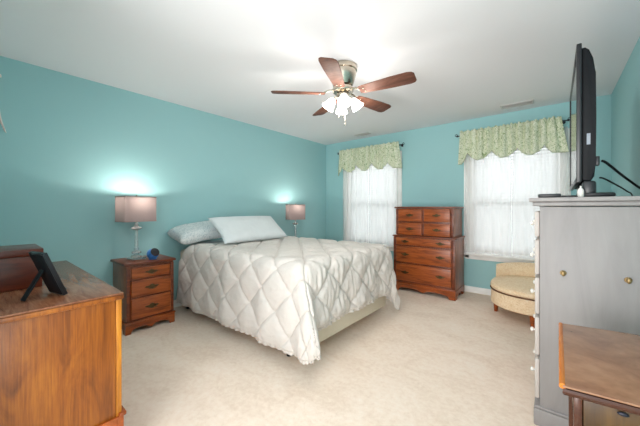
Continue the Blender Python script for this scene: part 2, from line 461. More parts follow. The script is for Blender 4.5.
# ------------------------------------------------------------------ chest on chest between the windows
def chest():
    t = thing('chest_of_drawers', 'tall cherry chest of drawers in two tiers standing between the two windows', 'chest of drawers', (2.115, 4.150, 0))
    w, d = .835, .46; f = -d / 2
    MB().box((0, 0, .115 + .33), (w, d, .66), .003).build('lower_body', M['cherry_side'], t)
    MB().box((0, 0, .787), (w + .035, d + .03, .022), .007).build('waist_moulding', M['cherry_dark'], t)
    w2, d2 = w - .05, d - .03
    MB().box((0, .012, .80 + .19), (w2, d2, .38), .003).build('upper_body', M['cherry_side'], t)
    MB().box((0, .010, 1.194), (w2 + .045, d2 + .04, .024), .008).build('top', M['cherry_dark'], t)
    bracket_base(t, w + .012, d + .004, .115, f - .006, M['cherry'], .10)
    ff = MB(); f2 = .012 - d2 / 2
    for s in (-1, 1):
        ff.box((s * (w / 2 - .02), f - .005, .445), (.04, .01, .65), .003)
    for z in (.655, .405, .145): ff.box((0, f - .005, z), (w - .082, .01, .016), .002)
    ff.build('face_frame', M['cherry_dark'], t)
    uf = MB()
    for s in (-1, 1): uf.box((s * (w2 / 2 - .018), f2 - .005, .99), (.036, .01, .37), .003)
    uf.box((0, f2 - .005, .988), (w2 - .074, .01, .014), .002); uf.box((0, f2 - .005, 1.083), (.022, .01, .17), .002); uf.box((0, f2 - .005, .89), (.022, .01, .17), .002)
    uf.build('upper_face_frame', M['cherry_dark'], t)
    hw = (w2 - .072 - .024) / 2
    for s in (-1, 1):
        drawer(t, s * (hw / 2 + .012), 1.085, hw - .004, .168, f2, M['cherry'], (0,), .018, .12)
        drawer(t, s * (hw / 2 + .012), .89, hw - .004, .168, f2, M['cherry'], (0,), .018, .12)
    dw = w - .085
    for z, h in ((.713, .10), (.53, .226), (.275, .24)):
        drawer(t, 0, z, dw, h, f, M['cherry'], (-.24, .24), .02, .125, .008)
    return t
chest()

# ------------------------------------------------------------------ dresser in the near left corner
def dresser():
    t = thing('dresser', 'golden brown wooden dresser with a shiny top in the near left corner', 'dresser', (1.365, .195, 0), R(180))
    w, d, h = 1.23, .45, .80; f = -d / 2
    b = MB(); b.box((0, 0, .09 + (h - .03 - .09) / 2), (w, d - .012, h - .032 - .09), .002); b.build('body', M['oak_side'], t)
    MB().box((0, -.003, h - .004), (w + .034, d + .034, .008), .002).build('top', M['dresser_top'], t)
    MB().box((0, -.003, h - .0195), (w + .036, d + .036, .021), .005).build('top_edge', M['oak_side'], t)
    for s in (-1, 1): MB().box((s * (w / 2 - .016), f - .006, .43), (.036, .022, .68), .003).build('corner_stile', M['oak_edge'], t)
    bracket_base(t, w + .02, d + .02, .235, f - .022, M['cherry'], .09)
    for r_, z in enumerate((.692, .525, .350)):
        for s in (-1, 1):
            drawer(t, s * .292, z, .572, .15, f + .004, M['cherry'], (-.15, .15), .02, .1)
    return t
dresser()

# wooden box and photo frame on the dresser
def jewelry_box():
    t = thing('wooden_box', 'dark mahogany lidded box standing on the dresser behind the photo frame', 'box', (1.44, .075, .8005))
    MB().box((0, 0, .0775), (.275, .285, .153), .003).build('body', M['box_wood'], t)
    MB().box((0, 0, .172), (.283, .293, .034), .004).build('lid', M['box_wood'], t)
    MB().box((.14, -.02, .150), (.006, .03, .022), .002).build('clasp', M['brass'], t)
jewelry_box()
def photo_frame():
    t = thing('photo_frame', 'black photo frame leaning on its easel leg near the dresser edge', 'photo frame', (1.80, .245, .8015), R(196))
    L, wd = .205, .12; tilt = R(-21)   # local: frame bottom at y=0, leans towards +y, faces -y
    Mx = Matrix.Rotation(tilt, 4, 'X')
    def bx(m, x, y, z, sx, sy, sz, bev=.0015):
        m.box(Mx @ Vector((x, y, z)), (sx, sy, sz), bev, Mx)
    m = MB(); b = .02
    for s in (-1, 1): bx(m, s * (wd / 2 - b / 2), 0, L / 2, b, .016, L)
    for z in (b / 2, L - b / 2): bx(m, 0, 0, z, wd - 2 * b, .016, b)
    fr = m.build('frame', M['black'], t, loc=(0, 0, .004))
    m = MB(); bx(m, 0, .006, L / 2, wd - .014, .008, L - .014); m.build('backing', M['blackmatte'], t, loc=(0, 0, .004))
    m = MB(); bx(m, 0, -.001, L / 2, wd - 2 * b + .002, .002, L - 2 * b + .002, 0); m.build('picture', M['sticker'], t, loc=(0, 0, .004))
    top = Mx @ Vector((0, .012, L * .62)) + Vector((0, 0, .004))
    foot = Vector((0, .120, .003))
    m = MB(); dvec = foot - top
    q = dvec.to_track_quat('Z', 'X').to_matrix().to_4x4()
    m.box((top + foot) / 2, (.006, .03, dvec.length), .001, q)
    m.build('easel_leg', M['blackmatte'], t)
photo_frame()

# pink cloth hanging on a hook on the left wall
def hanging():
    t = thing('wall_hanging', 'narrow pale pink cloth hanging from a white hook, far left edge of the wall', 'wall hanging', (0.0, .12, 2.27))
    m = MB(); m.cone((.0005, .02, 0), (.03, .02, 0), .006); m.ball((.034, .02, 0), .009); m.cone((.0005, .02, 0), (.006, .02, 0), .010)
    m.build('hook', M['white'], t)
    def f(u, v):
        wdt = .035 + .02 * math.sin(v * PI); y = .004 + v ** 3 * .058 - wdt * (.9 - u) * (1 - .65 * v) - .012 * v
        return Vector((.024 + .010 * math.sin(u * 9 + v * 3), y, -.012 - v * (.40 + .05 * u)))
    o = MB().grid(f, 14, 30).build('cloth', M['pinkcloth'], t)
    s = o.modifiers.new('thick', 'SOLIDIFY'); s.thickness = .004
    def g(v): return f(1, v) + Vector((0.004, .003, 0))
    MB().tube([g(i / 24) for i in range(25)], .004, 6).build('edging', M['white'], t)
hanging()

# ------------------------------------------------------------------ grey tall chest at the right wall
AX0, AX1, AY0, AY1, AH = 3.443, 3.925, 1.975, 2.98, 1.243
def grey_chest():
    w, d = AY1 - AY0, AX1 - AX0
    t = thing('tall_chest', 'grey washed tall wooden chest beside the right wall, with the television on top', 'chest of drawers', ((AX0 + AX1) / 2, (AY0 + AY1) / 2, 0), R(-90))
    f = -d / 2
    MB().box((0, .008, .10 + (AH - .05 - .10) / 2), (w, d - .016, AH - .05 - .10), .003).build('body', M['grey'], t)
    m = MB(); m.box((0, -.004, AH - .011), (w + .06, d + .052, .022), .005); m.box((0, -.002, AH - .034), (w + .03, d + .026, .024), .008)
    m.build('top', M['grey'], t)
    m = MB(); m.box((0, .0, .045), (w + .03, d + .02, .09), .004); m.box((0, 0, .098), (w + .022, d + .014, .014), .005)
    m.build('plinth', M['grey'], t)
    z = .118
    for k, h in enumerate((.24, .23, .22, .21, .16)):
        for s in (-1, 1):
            dr = MB().box((s * (w / 4 - .006), f + .004, z + h / 2), (w / 2 - .035, .022, h - .02), .006).build('drawer', M['greylight'], t)
            for q in (-.13, .13):
                n = MB(); n.cone((s * (w / 4 - .006) + q, f - .007, z + h / 2), (s * (w / 4 - .006) + q, f - .02, z + h / 2), .006); n.ball((s * (w / 4 - .006) + q, f - .024, z + h / 2), .013, (1, .7, 1))
                n.build('knob', M['white'], dr)
        z += h
    for y in (-.127 , .108):
        n = MB(); c = Vector((w / 2 + .0005, y, .845))
        n.cone(c, c + Vector((.004, 0, 0)), .014, .012); n.cone(c, c + Vector((.018, 0, 0)), .005)
        n.ball(c + Vector((.020, 0, 0)), .012, (.7, .8, 1.15))
        n.build('side_knob', M['brasslight'], t)
grey_chest()

# television on it
def tv():
    y0, y1 = 2.11, 3.13
    t = thing('television', 'black flat television on the grey chest, seen edge on', 'television', (3.66, (y0 + y1) / 2, AH + .001), R(-90))
    w = y1 - y0; z0, z1 = .085, .845
    m = MB(); b = .03      # local front -y
    for s in (-1, 1): m.box((s * (w / 2 - b / 2), -.034, (z0 + z1) / 2), (b, .022, z1 - z0), .004)
    for z in (z0 + b / 2, z1 - b / 2): m.box((0, -.034, z), (w - 2 * b, .022, b), .004)
    m.build('bezel', M['black'], t)
    MB().box((0, -.034, (z0 + z1) / 2), (w - 2 * b + .004, .012, z1 - z0 - 2 * b + .004)).build('screen', M['screen'], t)
    # back housing: profile in (y,z), tapering towards the top and bottom
    prof = [(-.022, z0 + .01), (.014, z0 + .005), (.028, z0 + .03), (.034, z0 + .10), (.036, .45), (.034, z1 - .17), (.024, z1 - .085), (.008, z1 - .035), (-.008, z1 - .018), (-.022, z1 - .018)]
    Mx = Matrix.Translation((-(w - .05) / 2, 0, 0)) @ Matrix(((0, 0, 1, 0), (1, 0, 0, 0), (0, 1, 0, 0), (0, 0, 0, 1)))
    MB().prism(prof, w - .05, Mx, .008).build('back_housing', M['blackmatte'], t)
    MB().box(((w - .05) / 2 + .001, .005, .32), (.002, .015, .06)).build('sticker', M['sticker'], t)
    m = MB(); m.box((0, .0, .012), (.46, .22, .022), .008); m.box((0, .005, .055), (.10, .05, .075), .008)
    m.build('stand', M['black'], t)
    m = MB(); m.box((w / 2 - .02, .006, .045), (.06, .055, .088), .012); m.box((w / 2 - .02, .03, .013), (.09, .15, .024), .01)
    m.build('stand_foot', M['black'], t)
    m = MB(); m.box((w / 2 - .07, .042, .20), (.05, .018, .05), .004); m.build('cable_socket', M['black'], t)
tv()
def cable(lab, pts, r):
    P = [Vector(p) for p in pts]; out = []
    for i in range(len(P) - 1):
        p0, p1, p2, p3 = P[max(i - 1, 0)], P[i], P[i + 1], P[min(i + 2, len(P) - 1)]
        for k in range(8):
            s = k / 8
            out.append(.5 * ((2 * p1) + (p2 - p0) * s + (2 * p0 - 5 * p1 + 4 * p2 - p3) * s * s + (3 * p1 - p0 - 3 * p2 + p3) * s ** 3))
    out.append(P[-1])
    tag(MB().tube(out, r, 8).build('cable', M['blackmatte']), lab, 'cable')
cable('thick upper black cable running from the television down behind the grey chest', [(3.722, 2.18, 1.444), (3.745, 2.215, 1.432), (3.82, 2.38, 1.378), (3.90, 2.55, 1.325), (3.965, 2.70, 1.282), (3.978, 2.74, 1.20), (3.980, 2.75, .5)], .0065)
cable('thin lower black cable running from the television base to the wall', [(3.712, 2.17, 1.352), (3.735, 2.21, 1.347), (3.82, 2.52, 1.325), (3.90, 2.83, 1.302), (3.952, 3.02, 1.275), (3.965, 3.06, 1.15), (3.968, 3.07, .5)], .0045)
def small_items():
    m = MB(); m.box((3.50, 2.10, AH + .012), (.10, .17, .022), .006)
    tag(m.build('remote_control', M['black']), 'flat black box lying on the front edge of the grey chest', 'remote control')
    t = thing('ornament', 'small white rounded ornament in front of the television base', 'ornament', (3.63, 2.07, AH + .001)); t.scale = (.65, .65, .7)
    MB().lathe([(.004, 0), (.016, 0), (.020, .012), (.022, .035), (.020, .055), (.012, .068), (.003, .073)], seg=20).build('body', M['white'], t)
    MB().lathe([(.004, .0732), (.007, .076), (.006, .084), (.002, .088)], seg=12).build('finial', M['white'], t)
small_items()

# ------------------------------------------------------------------ small side table, near right
def side_table():
    t = thing('side_table', 'small wooden side table with a glossy top, near right in front of the grey chest', 'table')
    poly = [(3.542, 1.03), (3.965, 1.075), (3.965, 1.665), (3.544, 1.585)]
    t.location = (3.755, 1.33, 0)
    P = [(x - 3.755, y - 1.33) for x, y in poly]
    z = .70
    MB().prism(P, .006, Matrix.Translation((0, 0, z - .006)), .002).build('top', M['desk_top'], t)
    Q = [(x * .99, y * .99) for x, y in P]
    MB().prism([(x * 1.004, y * 1.004) for x, y in P], .022, Matrix.Translation((0, 0, z - .0285)), .009).build('edge_moulding', M['desk_edge'], t)
    ins = [(.032, .03), (-.05, .03), (-.05, -.06), (.032, -.05)]
    C = [(P[i][0] + ins[i][0], P[i][1] + ins[i][1]) for i in range(4)]
    for i in range(4):
        x, y = C[i]
        MB().box((x, y, z - .0295 - .055), (.020, .020, .11), .006).lathe([(.007, .0), (.008, .05), (.009, .3), (.0095, z - .142)], (x, y, 0), 14).build('leg', M['desk_edge'], t)
    for a, b, o in ((0, 1, .0), (1, 2, 0), (2, 3, 0), (3, 0, 0)):
        p = Vector(C[a]); q = Vector(C[b]); d = q - p; ang = math.atan2(d.y, d.x); mid = (p + q) / 2
        MB().box((mid.x, mid.y, z - .0295 - .055), (d.length - .021, .012, .109), .001, ang).build('apron', M['desk_panel'], t)
    m = MB(); p = (Vector(C[0]) + Vector(C[1])) / 2
    m.ball((C[0][0] + .085, C[0][1] - .012, z - .036), .007, (1.6, .7, .8)); m.build('catch', M['iron'], t)
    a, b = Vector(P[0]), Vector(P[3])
    MB().tube([(a.x - .001, a.y + .004, z - .004), ((a.x + b.x) / 2 - .001, (a.y + b.y) / 2, z - .004), (b.x - .001, b.y - .004, z - .004)], .0075, 10).build('edge_highlight', M['desk_highlight'], t)  # added tube, coloured as the window reflection along the top's left edge
side_table()

# ------------------------------------------------------------------ boudoir chair
def chair():
    cx, cy = 3.40, 3.85
    t = thing('slipper_chair', 'cream brocade slipper chair with rounded seat under the right window', 'chair', (cx, cy, 0))
    a, b = .455, .43
    def outline(s, k=1.0, n=48):
        pts = []
        for i in range(n + 1):
            th = PI + PI * i / n
            pts.append((a * s * math.copysign(abs(math.cos(th)) ** .85, math.cos(th)), b * s * math.copysign(abs(math.sin(th)) ** .85, math.sin(th))))
        pts += [(a * s, .05), (a * s * .95, .30), (a * s * .5, .335), (-a * s * .5, .335), (-a * s * .95, .30), (-a * s, .05)]
        return pts
    def slab(levels):
        m = MB(); rings = []
        for s, z in levels:
            rings.append([m.bm.verts.new((x, y, z)) for x, y in outline(s)])
        n = len(rings[0])
        for r0, r1 in zip(rings, rings[1:]):
            for i in range(n):
                m.bm.faces.new((r0[i], r0[(i + 1) % n], r1[(i + 1) % n], r1[i]))
        m.bm.faces.new(list(reversed(rings[0]))); m.bm.faces.new(rings[-1]); return m
    slab([(.96, .14), (.985, .15), (.985, .28), (.97, .295)]).build('seat_base', M['brocade'], t)
    slab([(.96, .302), (.99, .312), (1.0, .33), (.985, .352), (.93, .368), (.75, .378), (.4, .384), (.1, .386)]).build('cushion', M['brocade'], t)
    pts = [(x, y, .2985) for x, y in outline(.992)]
    MB().tube(pts[:49], .0065, 6).build('welting', M['welt'], t)
    # curved low backrest with rolled ends
    def back(u, v):
        th = v * 2 * PI
        x = (u - .5) * .86; curve = .30 - .14 * abs((u - .5) * 2) ** 3
        zt = .465 + .035 * math.sin(u * PI) ** .7
        return Vector((x, curve + .05 + .045 * math.cos(th), zt * .5 + .16 + (zt * .5 - .12) * math.sin(th) * 1.0))
    m = MB(); nu, nv = 28, 20
    rings = [[m.bm.verts.new(back(i / nu, j / nv)) for j in range(nv)] for i in range(nu + 1)]
    for r0, r1 in zip(rings, rings[1:]):
        for j in range(nv): m.bm.faces.new((r0[j], r0[(j + 1) % nv], r1[(j + 1) % nv], r1[j]))
    m.bm.faces.new(rings[0]); m.bm.faces.new(list(reversed(rings[-1])))
    m.build('backrest', M['brocade'], t)
    for x, y in ((-.405, -.02), (-.045, -.39), (.36, -.2), (.36, .25), (-.36, .25)):
        MB().lathe([(.017, 0), (.019, .01), (.028, .139)], (x, y, 0), 14).build('leg', M['cherry'], t)
chair()

# ------------------------------------------------------------------ bed
BX0, BX1, BY0, BY1, BZ = .05, 2.07, 1.56, 2.93, .70
def bed():
    t = thing('bed', 'double bed with a cream mattress and box spring, head against the left wall', 'bed', ((BX0 + BX1) / 2, (BY0 + BY1) / 2, 0))
    L, w = BX1 - BX0, BY1 - BY0
    m = MB()
    for s in (-1, 1): m.box((0, s * (w / 2 - .06), .135), (L - .1, .035, .035))
    for x in (-L / 2 + .1, 0, L / 2 - .1): m.box((x, 0, .135), (.035, w - .156, .034))
    m.build('bed_frame', M['iron'], t)
    for x in (-L / 2 + .12, L / 2 - .2):
        for s in (-1, 1):
            MB().cone((x, s * (w / 2 - .06), 0), (x, s * (w / 2 - .06), .117), .02, .02).build('leg', M['blackmatte'], t)
    MB().box((0, 0, .065 + .30 / 2 + .02), (L, w, .27), .02).build('box_spring', M['ticking'], t)
    m = MB(); m.box((0, 0, .36 + (BZ - .36) / 2), (L - .01, w - .01, BZ - .364), .045, seg=4)
    m.build('mattress', M['fitted'], t)
bed()

def comforter():
    xf, yn, yf, zt, Rr = BX1 + .04, BY0 - .045, BY1 + .045, .765, .085
    x0 = .16
    A, Bn, Bf = .53, .685, .58            # overhang at foot, near side, far side (from the start of the bend)
    LX = (xf - Rr) - x0 + A; y_lo = yn + Rr - Bn; y_hi = yf - Rr + Bf
    def P(u, v, lift=0.0):
        sx = x0 + u * LX; sy = y_lo + v * (y_hi - y_lo)
        # the head edge wanders a little
        sx += (1 - u) ** 4 * (.26 * min(1, max(0, (v - .17) / .11)) + .025 * math.sin(v * 9 + .6))
        a = max(0, sx - (xf - Rr)); near = sy < (yn + yf) / 2
        b = max(0, (yn + Rr) - sy) if near else max(0, sy - (yf - Rr))
        B = Bn if near else Bf
        bx = min(sx, xf - Rr); by = min(max(sy, yn + Rr), yf - Rr)
        r = math.hypot(a, b); z = zt; px, py = bx, by; nrm = Vector((0, 0, 1))
        if r > 1e-6:
            phi = math.atan2(b, a); c2 = max(0, math.sin(2 * phi)) ** 1.3
            ms = min(A / max(1e-6, math.cos(phi)), B / max(1e-6, math.sin(phi)))
            mt = A + (B - A) * math.sin(phi) ** 2 + (.03 if near else .17) * c2
            rr = r * (mt / ms) ** min(1, r / ms)
            dx, dy = math.cos(phi), (-1 if near else 1) * math.sin(phi)
            fl = .06 + .06 * c2
            if rr < Rr * PI / 2:
                th = rr / Rr; out = Rr * math.sin(th); drop = Rr * (1 - math.cos(th))
                nrm = Vector((dx * math.sin(th), dy * math.sin(th), math.cos(th)))
            else:
                s = rr - Rr * PI / 2; out = Rr + s * fl; drop = Rr + s; nrm = Vector((dx, dy, .1)).normalized()
            # soft hanging folds
            tang = (sx if b > a else sy)
            hang = min(1, rr / .5)
            out += hang * (.014 * math.sin(tang * 11 + 1) + .008 * math.sin(tang * 23))
            px, py = bx + dx * out, by + dy * out; z = zt - drop
            px += (.27 if near else .06) * c2 * max(0, drop - .05)
            if z < .03:
                px += dx * (.03 - z) * .8; py += dy * (.03 - z) * .8; z = .03
        # quilting: diagonal squares
        q = .235; ca = (sx + sy) / 1.4142 / q; cb = (sx - sy) / 1.4142 / q
        puff = (abs(math.sin(PI * ca)) * abs(math.sin(PI * cb))) ** .34
        da = abs((ca + .5) % 1 - .5) * q; db = abs((cb + .5) % 1 - .5) * q
        h = .026 * puff - .010 - .010 * (math.exp(-(da / .014) ** 2) + math.exp(-(db / .014) ** 2))
        n1 = noise.noise(Vector((sx * 6, sy * 6, 0))); n2 = noise.noise(Vector((sx * 17, sy * 17, 3)))
        foot = min(1, a / .15) if b < a else 0
        n3 = noise.noise(Vector((sx * 9, sy * 34, 7)))
        n4 = noise.noise(Vector((sx * 20 + sy * 12, sy * 30 - sx * 8, 11)))
        h += .006 * n1 + .003 * n2 + foot * .014 * n3 + .003 * n4
        # edge thins towards the hem
        e = min(min(u * LX, (1 - u) * LX), min(v, 1 - v) * (y_hi - y_lo)); k = min(1, e / .05)
        h = h * k + (k - 1) * .004
        p = Vector((px, py, z)) + nrm * (h + lift)
        if p.z < .012: p.z = .012
        return p
    m = MB().grid(lambda u, v: P(u, v), 230, 270)
    o = m.build('comforter', M['comforter'], angle=80)
    s = o.modifiers.new('thick', 'SOLIDIFY'); s.thickness = .018; s.offset = 0
    tag(o, 'white diamond quilted comforter spread over the bed and hanging to the carpet', 'comforter')
    # ruffled hem along near side, foot and far side
    n = 900; path = []
    segs = [('v0', LX), ('u1', y_hi - y_lo), ('v1', LX)]; tot = sum(l for _, l in segs)
    for i in range(n + 1):
        d = i / n * tot
        if d <= LX: uv = (d / LX, 0.0); back = (0, 1)
        elif d <= LX + y_hi - y_lo: uv = (1.0, (d - LX) / (y_hi - y_lo)); back = (-1, 0)
        else: uv = (1 - (d - LX - (y_hi - y_lo)) / LX, 1.0); back = (0, -1)
        p = P(*uv); q = P(min(1, max(0, uv[0] + back[0] * .03)), min(1, max(0, uv[1] + back[1] * .03)))
        path.append((p, (p - q).normalized()))
    m = MB(); rows = []
    for i, (p, dn) in enumerate(path):
        wob = math.sin(i * .75) ; nx = Vector((dn.y, -dn.x, 0))
        out = Vector((p.x - 1.3, p.y - 2.24, 0)).normalized()
        row = []
        for k in range(4):
            f_ = k / 3
            q = p + dn * (f_ * .035 - .008) + out * (wob * .008 * f_ + .002)
            q.z = max(q.z, .006)
            row.append(m.bm.verts.new(q))
        rows.append(row)
    for r0, r1 in zip(rows, rows[1:]):
        for k in range(3): m.bm.faces.new((r0[k], r0[k + 1], r1[k + 1], r1[k]))
    rf = m.build('ruffled_hem', M['comforter'], o)
    s = rf.modifiers.new('thick', 'SOLIDIFY'); s.thickness = .004
comforter()

def pillow(label, loc, rot, L, W, Tk, mat, seed, e=2.6, q=.45):
    def f(side):
        def g(u, v):
            x = (u - .5) * 2; y = (v - .5) * 2
            # pinch towards the corners
            px = x * L / 2 * (1 - .06 * (1 - abs(y)) ** 0 * 0 - .05 * (1 - y * y) * abs(x) ** 3); py = y * W / 2 * (1 - .07 * (1 - x * x) * abs(y) ** 3)
            t = max(0, (1 - abs(x) ** e)) ** q * max(0, (1 - abs(y) ** e)) ** q
            w_ = noise.noise(Vector((x * 2 + seed, y * 2, side))) * .12 + noise.noise(Vector((x * 5 + seed, y * 4, side))) * .06
            return Vector((px, py, side * Tk / 2 * t * (1 + w_)))
        return g
    m = MB(); n = 36
    m.grid(f(1), n, n - 8); m.grid(f(-1), n, n - 8)
    bmesh.ops.remove_doubles(m.bm, verts=m.bm.verts, dist=.0006)
    o = m.build('pillow', mat, angle=120)
    o.location = loc; o.rotation_euler = rot
    return tag(o, label, 'pillow', None)
# lower pillow lying flat, near pillow leaning on it, front pillow leaning on the wall
pillow('flat pale pillow at the bottom of the pile, nearest the nightstand', (.20, 1.95, .744), (0, 0, R(89)), .56, .30, .065, M['pillow_plain'], 1)
pillow('pale patterned pillow slumped on the flat pillow, beside the nightstand lamp', (.235, 1.745, .905), (R(10), R(-8), R(86)), .64, .41, .175, M['pillow'], 2, 4.5, .42)
pillow('large white pillow propped in front, leaning back towards the wall', (.61, 2.19, .938), (R(38), 0, R(91)), 0.96, .44, .13, M['pillow_plain'], 3, 3.2, .45)

# ------------------------------------------------------------------ bedside lamps
def lamp(label, loc, rz):
    t = thing('table_lamp', label, 'lamp', loc, rz, None)
    m = MB(); m.box((0, 0, .0085), (.125, .125, .016), .004)
    m.lathe([(.05, .017), (.054, .026), (.044, .04), (.026, .046)], seg=8)
    m.lathe([(.018, .046), (.040, .058), (.047, .069), (.040, .080), (.016, .092)], seg=8)
    m.lathe([(.016, .092), (.024, .102), (.024, .108), (.016, .116)], seg=10)
    m.lathe([(.015, .116), (.018, .13), (.014, .28), (.013, .292)], seg=8)
    m.lathe([(.014, .292), (.046, .306), (.054, .314), (.046, .323), (.014, .336)], seg=8)
    m.lathe([(.012, .336), (.02, .35), (.012, .37)], seg=10)
    m.build('crystal_base', M['crystal'], t, angle=20)
    MB().cone((0, 0, .370), (0, 0, .50), .010, .010).lathe([(.016, .46), (.017, .50), (.017, .515), (.012, .522)], seg=14).build('socket', M['nickel'], t)
    b = MB().ball((0, 0, .555), .026, (1, 1, 1.25)).build('bulb', M['bulb'], t)
    zb, zt = .385, .635; W, D = .31, .20
    m = MB()
    # open rectangular shade with softened corners, slightly wider at the bottom
    def ring(w, d, z, off=0):
        r = .018; pts = []
        for cx, cy, a0 in ((w / 2 - r, d / 2 - r, 0), (-w / 2 + r, d / 2 - r, 90), (-w / 2 + r, -d / 2 + r, 180), (w / 2 - r, -d / 2 + r, 270)):
            for k in range(5):
                a = R(a0 + 90 * k / 4); pts.append((cx + (r - off) * math.cos(a), cy + (r - off) * math.sin(a), z))
        return pts
    def shell(m, zz, o0, o1, w0=W, d0=D):
        lv = [(ring(w0, d0, zz[0], o0)), (ring(w0, d0, zz[1], o0)), (ring(w0, d0, zz[1], o1)), (ring(w0, d0, zz[0], o1))]
        vs = [[m.bm.verts.new(p) for p in l] for l in lv]; n = len(vs[0])
        for k in range(4):
            for i in range(n):
                m.bm.faces.new((vs[k][i], vs[k][(i + 1) % n], vs[(k + 1) % 4][(i + 1) % n], vs[(k + 1) % 4][i]))
    rg = ring(W, D, 0)
    v0 = [m.bm.verts.new((x, y, zb)) for x, y, _ in rg]; v1 = [m.bm.verts.new((x, y, zt)) for x, y, _ in rg]
    for i in range(len(rg)): m.bm.faces.new((v0[i], v0[(i + 1) % len(rg)], v1[(i + 1) % len(rg)], v1[i]))
    sh = m.build('lamp_shade', M['lampshade'], t)
    for zz in ((zb - .002, zb + .007), (zt - .007, zt + .002)):
        m = MB(); shell(m, zz, -.002, .002); m.build('shade_trim', M['shadetrim'], sh)
    m = MB()
    m.tube([(-W / 2 + .004, 0, zt - .012), (0, 0, zt - .012), (W / 2 - .004, 0, zt - .012)], .002, 6); m.tube([(.03, 0, .45), (.045, 0, .52), (.03, 0, .60), (0, 0, zt - .012)], .002, 6); m.tube([(-.03, 0, .45), (-.045, 0, .52), (-.03, 0, .60), (0, 0, zt - .012)], .002, 6)
    m.tube([(-.03, 0, .45), (.03, 0, .45)], .003, 6); m.lathe([(.004, zt - .012), (.009, zt + .004), (.008, zt + .012), (.003, zt + .02)], seg=12)
    m.build('harp', M['nickel'], sh)
    return t
def lamp_light(loc, p):
    l = bpy.data.lights.new('lamp_glow', 'POINT'); l.energy = p; l.color = (1.0, .93, .84); l.shadow_soft_size = .03
    o = bpy.data.objects.new('lamp_glow', l); COL.objects.link(o); o.location = loc
NZ = .666
l1 = lamp('table lamp with pinkish grey shade and crystal stem beside the blue clock', (.225, 1.06, NZ), R(90 + 10))
l2 = copy_tree(l1); l2.location = (.235, 3.36, NZ * .94 + .001); l2.rotation_euler = (0, 0, R(90 - 26)); l2.scale = (.92, .92, .97)
l2['label'] = 'table lamp with a grey shade beyond the bed, near the room corner'
lamp_light((.225, 1.06, NZ + .600), 9)
lamp_light((.235, 3.36, NZ * .94 + .590), 5.5)

def clock():
    t = thing('smart_clock', 'round blue clock with a black dial on the near nightstand', 'clock', (.36, 1.165, NZ), R(98))
    Mx = Matrix.Rotation(R(-28), 4, 'X')
    m = MB(); m.ball((0, 0, .054), .054, (1.05, .95, 1)); m.cone((0, 0, 0), (0, 0, .012), .034, .04)
    m.build('body', M['blue'], t)
    m = MB(); m.lathe([(.001, 0), (.039, 0), (.043, .005), (.039, .010), (.001, .011)], (0, 0, 0), 24, Matrix.Translation((0, -.037, .074)) @ Matrix.Rotation(R(62), 4, 'X'))
    m.build('dial', M['dial'], t)
clock()

# ------------------------------------------------------------------ window dressings
def blind(label, a, b, tilt):
    cx = (a + b) / 2; wd = b - a - .085
    t = thing('window_blind', label, 'blind', (cx, YB + .034, 0), 0, 'blinds behind the sheers')
    MB().box((0, .0, WZ1 - .065), (wd, .045, .045), .004).build('headrail', M['trim'], t)
    m = MB(); z = WZ0 + .075
    while z < WZ1 - .10:
        m.box((0, 0, z), (wd - .01, .050, .0028), 0, Matrix.Rotation(R(tilt), 4, 'X')); z += .040
    m.build('slats', M['slat'], t)
    MB().box((0, 0, WZ0 + .05), (wd - .01, .04, .016), .003).build('bottom_rail', M['trim'], t)
    for x in (-wd * .32, wd * .32): MB().tube([(x, -.024, WZ0 + .055), (x, -.024, WZ1 - .09)], .0014, 5).build('ladder_cord', M['white'], t)
blind('white slatted blind in the left window beside the bed', *WINS[0], 47)
blind('white slatted blind in the right window behind the slipper chair', *WINS[1], 47)

def sheer(label, x0, x1, seed, z1=2.14, z0=.566):
    def f(u, v):
        x = x0 + (x1 - x0) * u; z = z1 + (z0 - z1) * v
        k = .35 + .65 * v
        y = YB - .052 + .014 * k * math.sin(u * 2 * PI * 3.5 + seed + .5 * math.sin(v * 3 + seed)) + .004 * math.sin(u * 2 * PI * 9 + seed * 2)
        return Vector((x + .004 * math.sin(v * 9 + seed), y, z))
    o = MB().grid(f, 90, 24).build('sheer_curtain', M['sheer'], angle=180)
    tag(o, label, 'curtain', 'white sheers at the two windows')
for (lab, a, b), s in zip((('left panel of the sheer white curtains at the left window', .435, .982), ('right panel of the sheer white curtains at the left window', .994, 1.54),
                  ('left panel of the sheer white curtains at the right window', 2.535, 3.082), ('right panel of the sheer white curtains at the right window', 3.094, 3.64)), (0.3, 2.1, 4.0, 5.2)):
    sheer(lab, a, b, s)

def rod(label, x0, x1, z):
    t = thing('curtain_rod', label, 'curtain rod', ((x0 + x1) / 2, YB - .085, z), 0, 'dark rods above the windows')
    L = x1 - x0
    MB().tube([(-L / 2, 0, 0), (0, 0, 0), (L / 2, 0, 0)], .008, 10).build('rod', M['iron'], t)
    for s in (-1, 1):
        m = MB(); m.ball((s * (L / 2 + .010), 0, 0), .013)
        pts = [(s * (L / 2 + .015), 0, 0)]
        for k in range(13):
            a = k / 12 * 1.6 * PI; pts.append((s * (L / 2 + .022 + .016 * math.sin(a)), 0, .014 - .014 * math.cos(a)))
        m.tube(pts[1:], .004, 6); m.build('finial', M['iron'], t)
        MB().tube([(s * (L / 2 - .03), .006, 0), (s * (L / 2 - .03), .05, 0), (s * (L / 2 - .03), .0838, 0)], .006, 8).cone((s * (L / 2 - .03), .079, 0), (s * (L / 2 - .03), .0845, 0), .018, .018).build('bracket', M['iron'], t)
RZ = 2.205
rod('dark curtain rod with scroll finials above the left window', .375, 1.62, RZ)
rod('dark curtain rod with scroll finials above the right window', 2.455, 3.63, RZ)

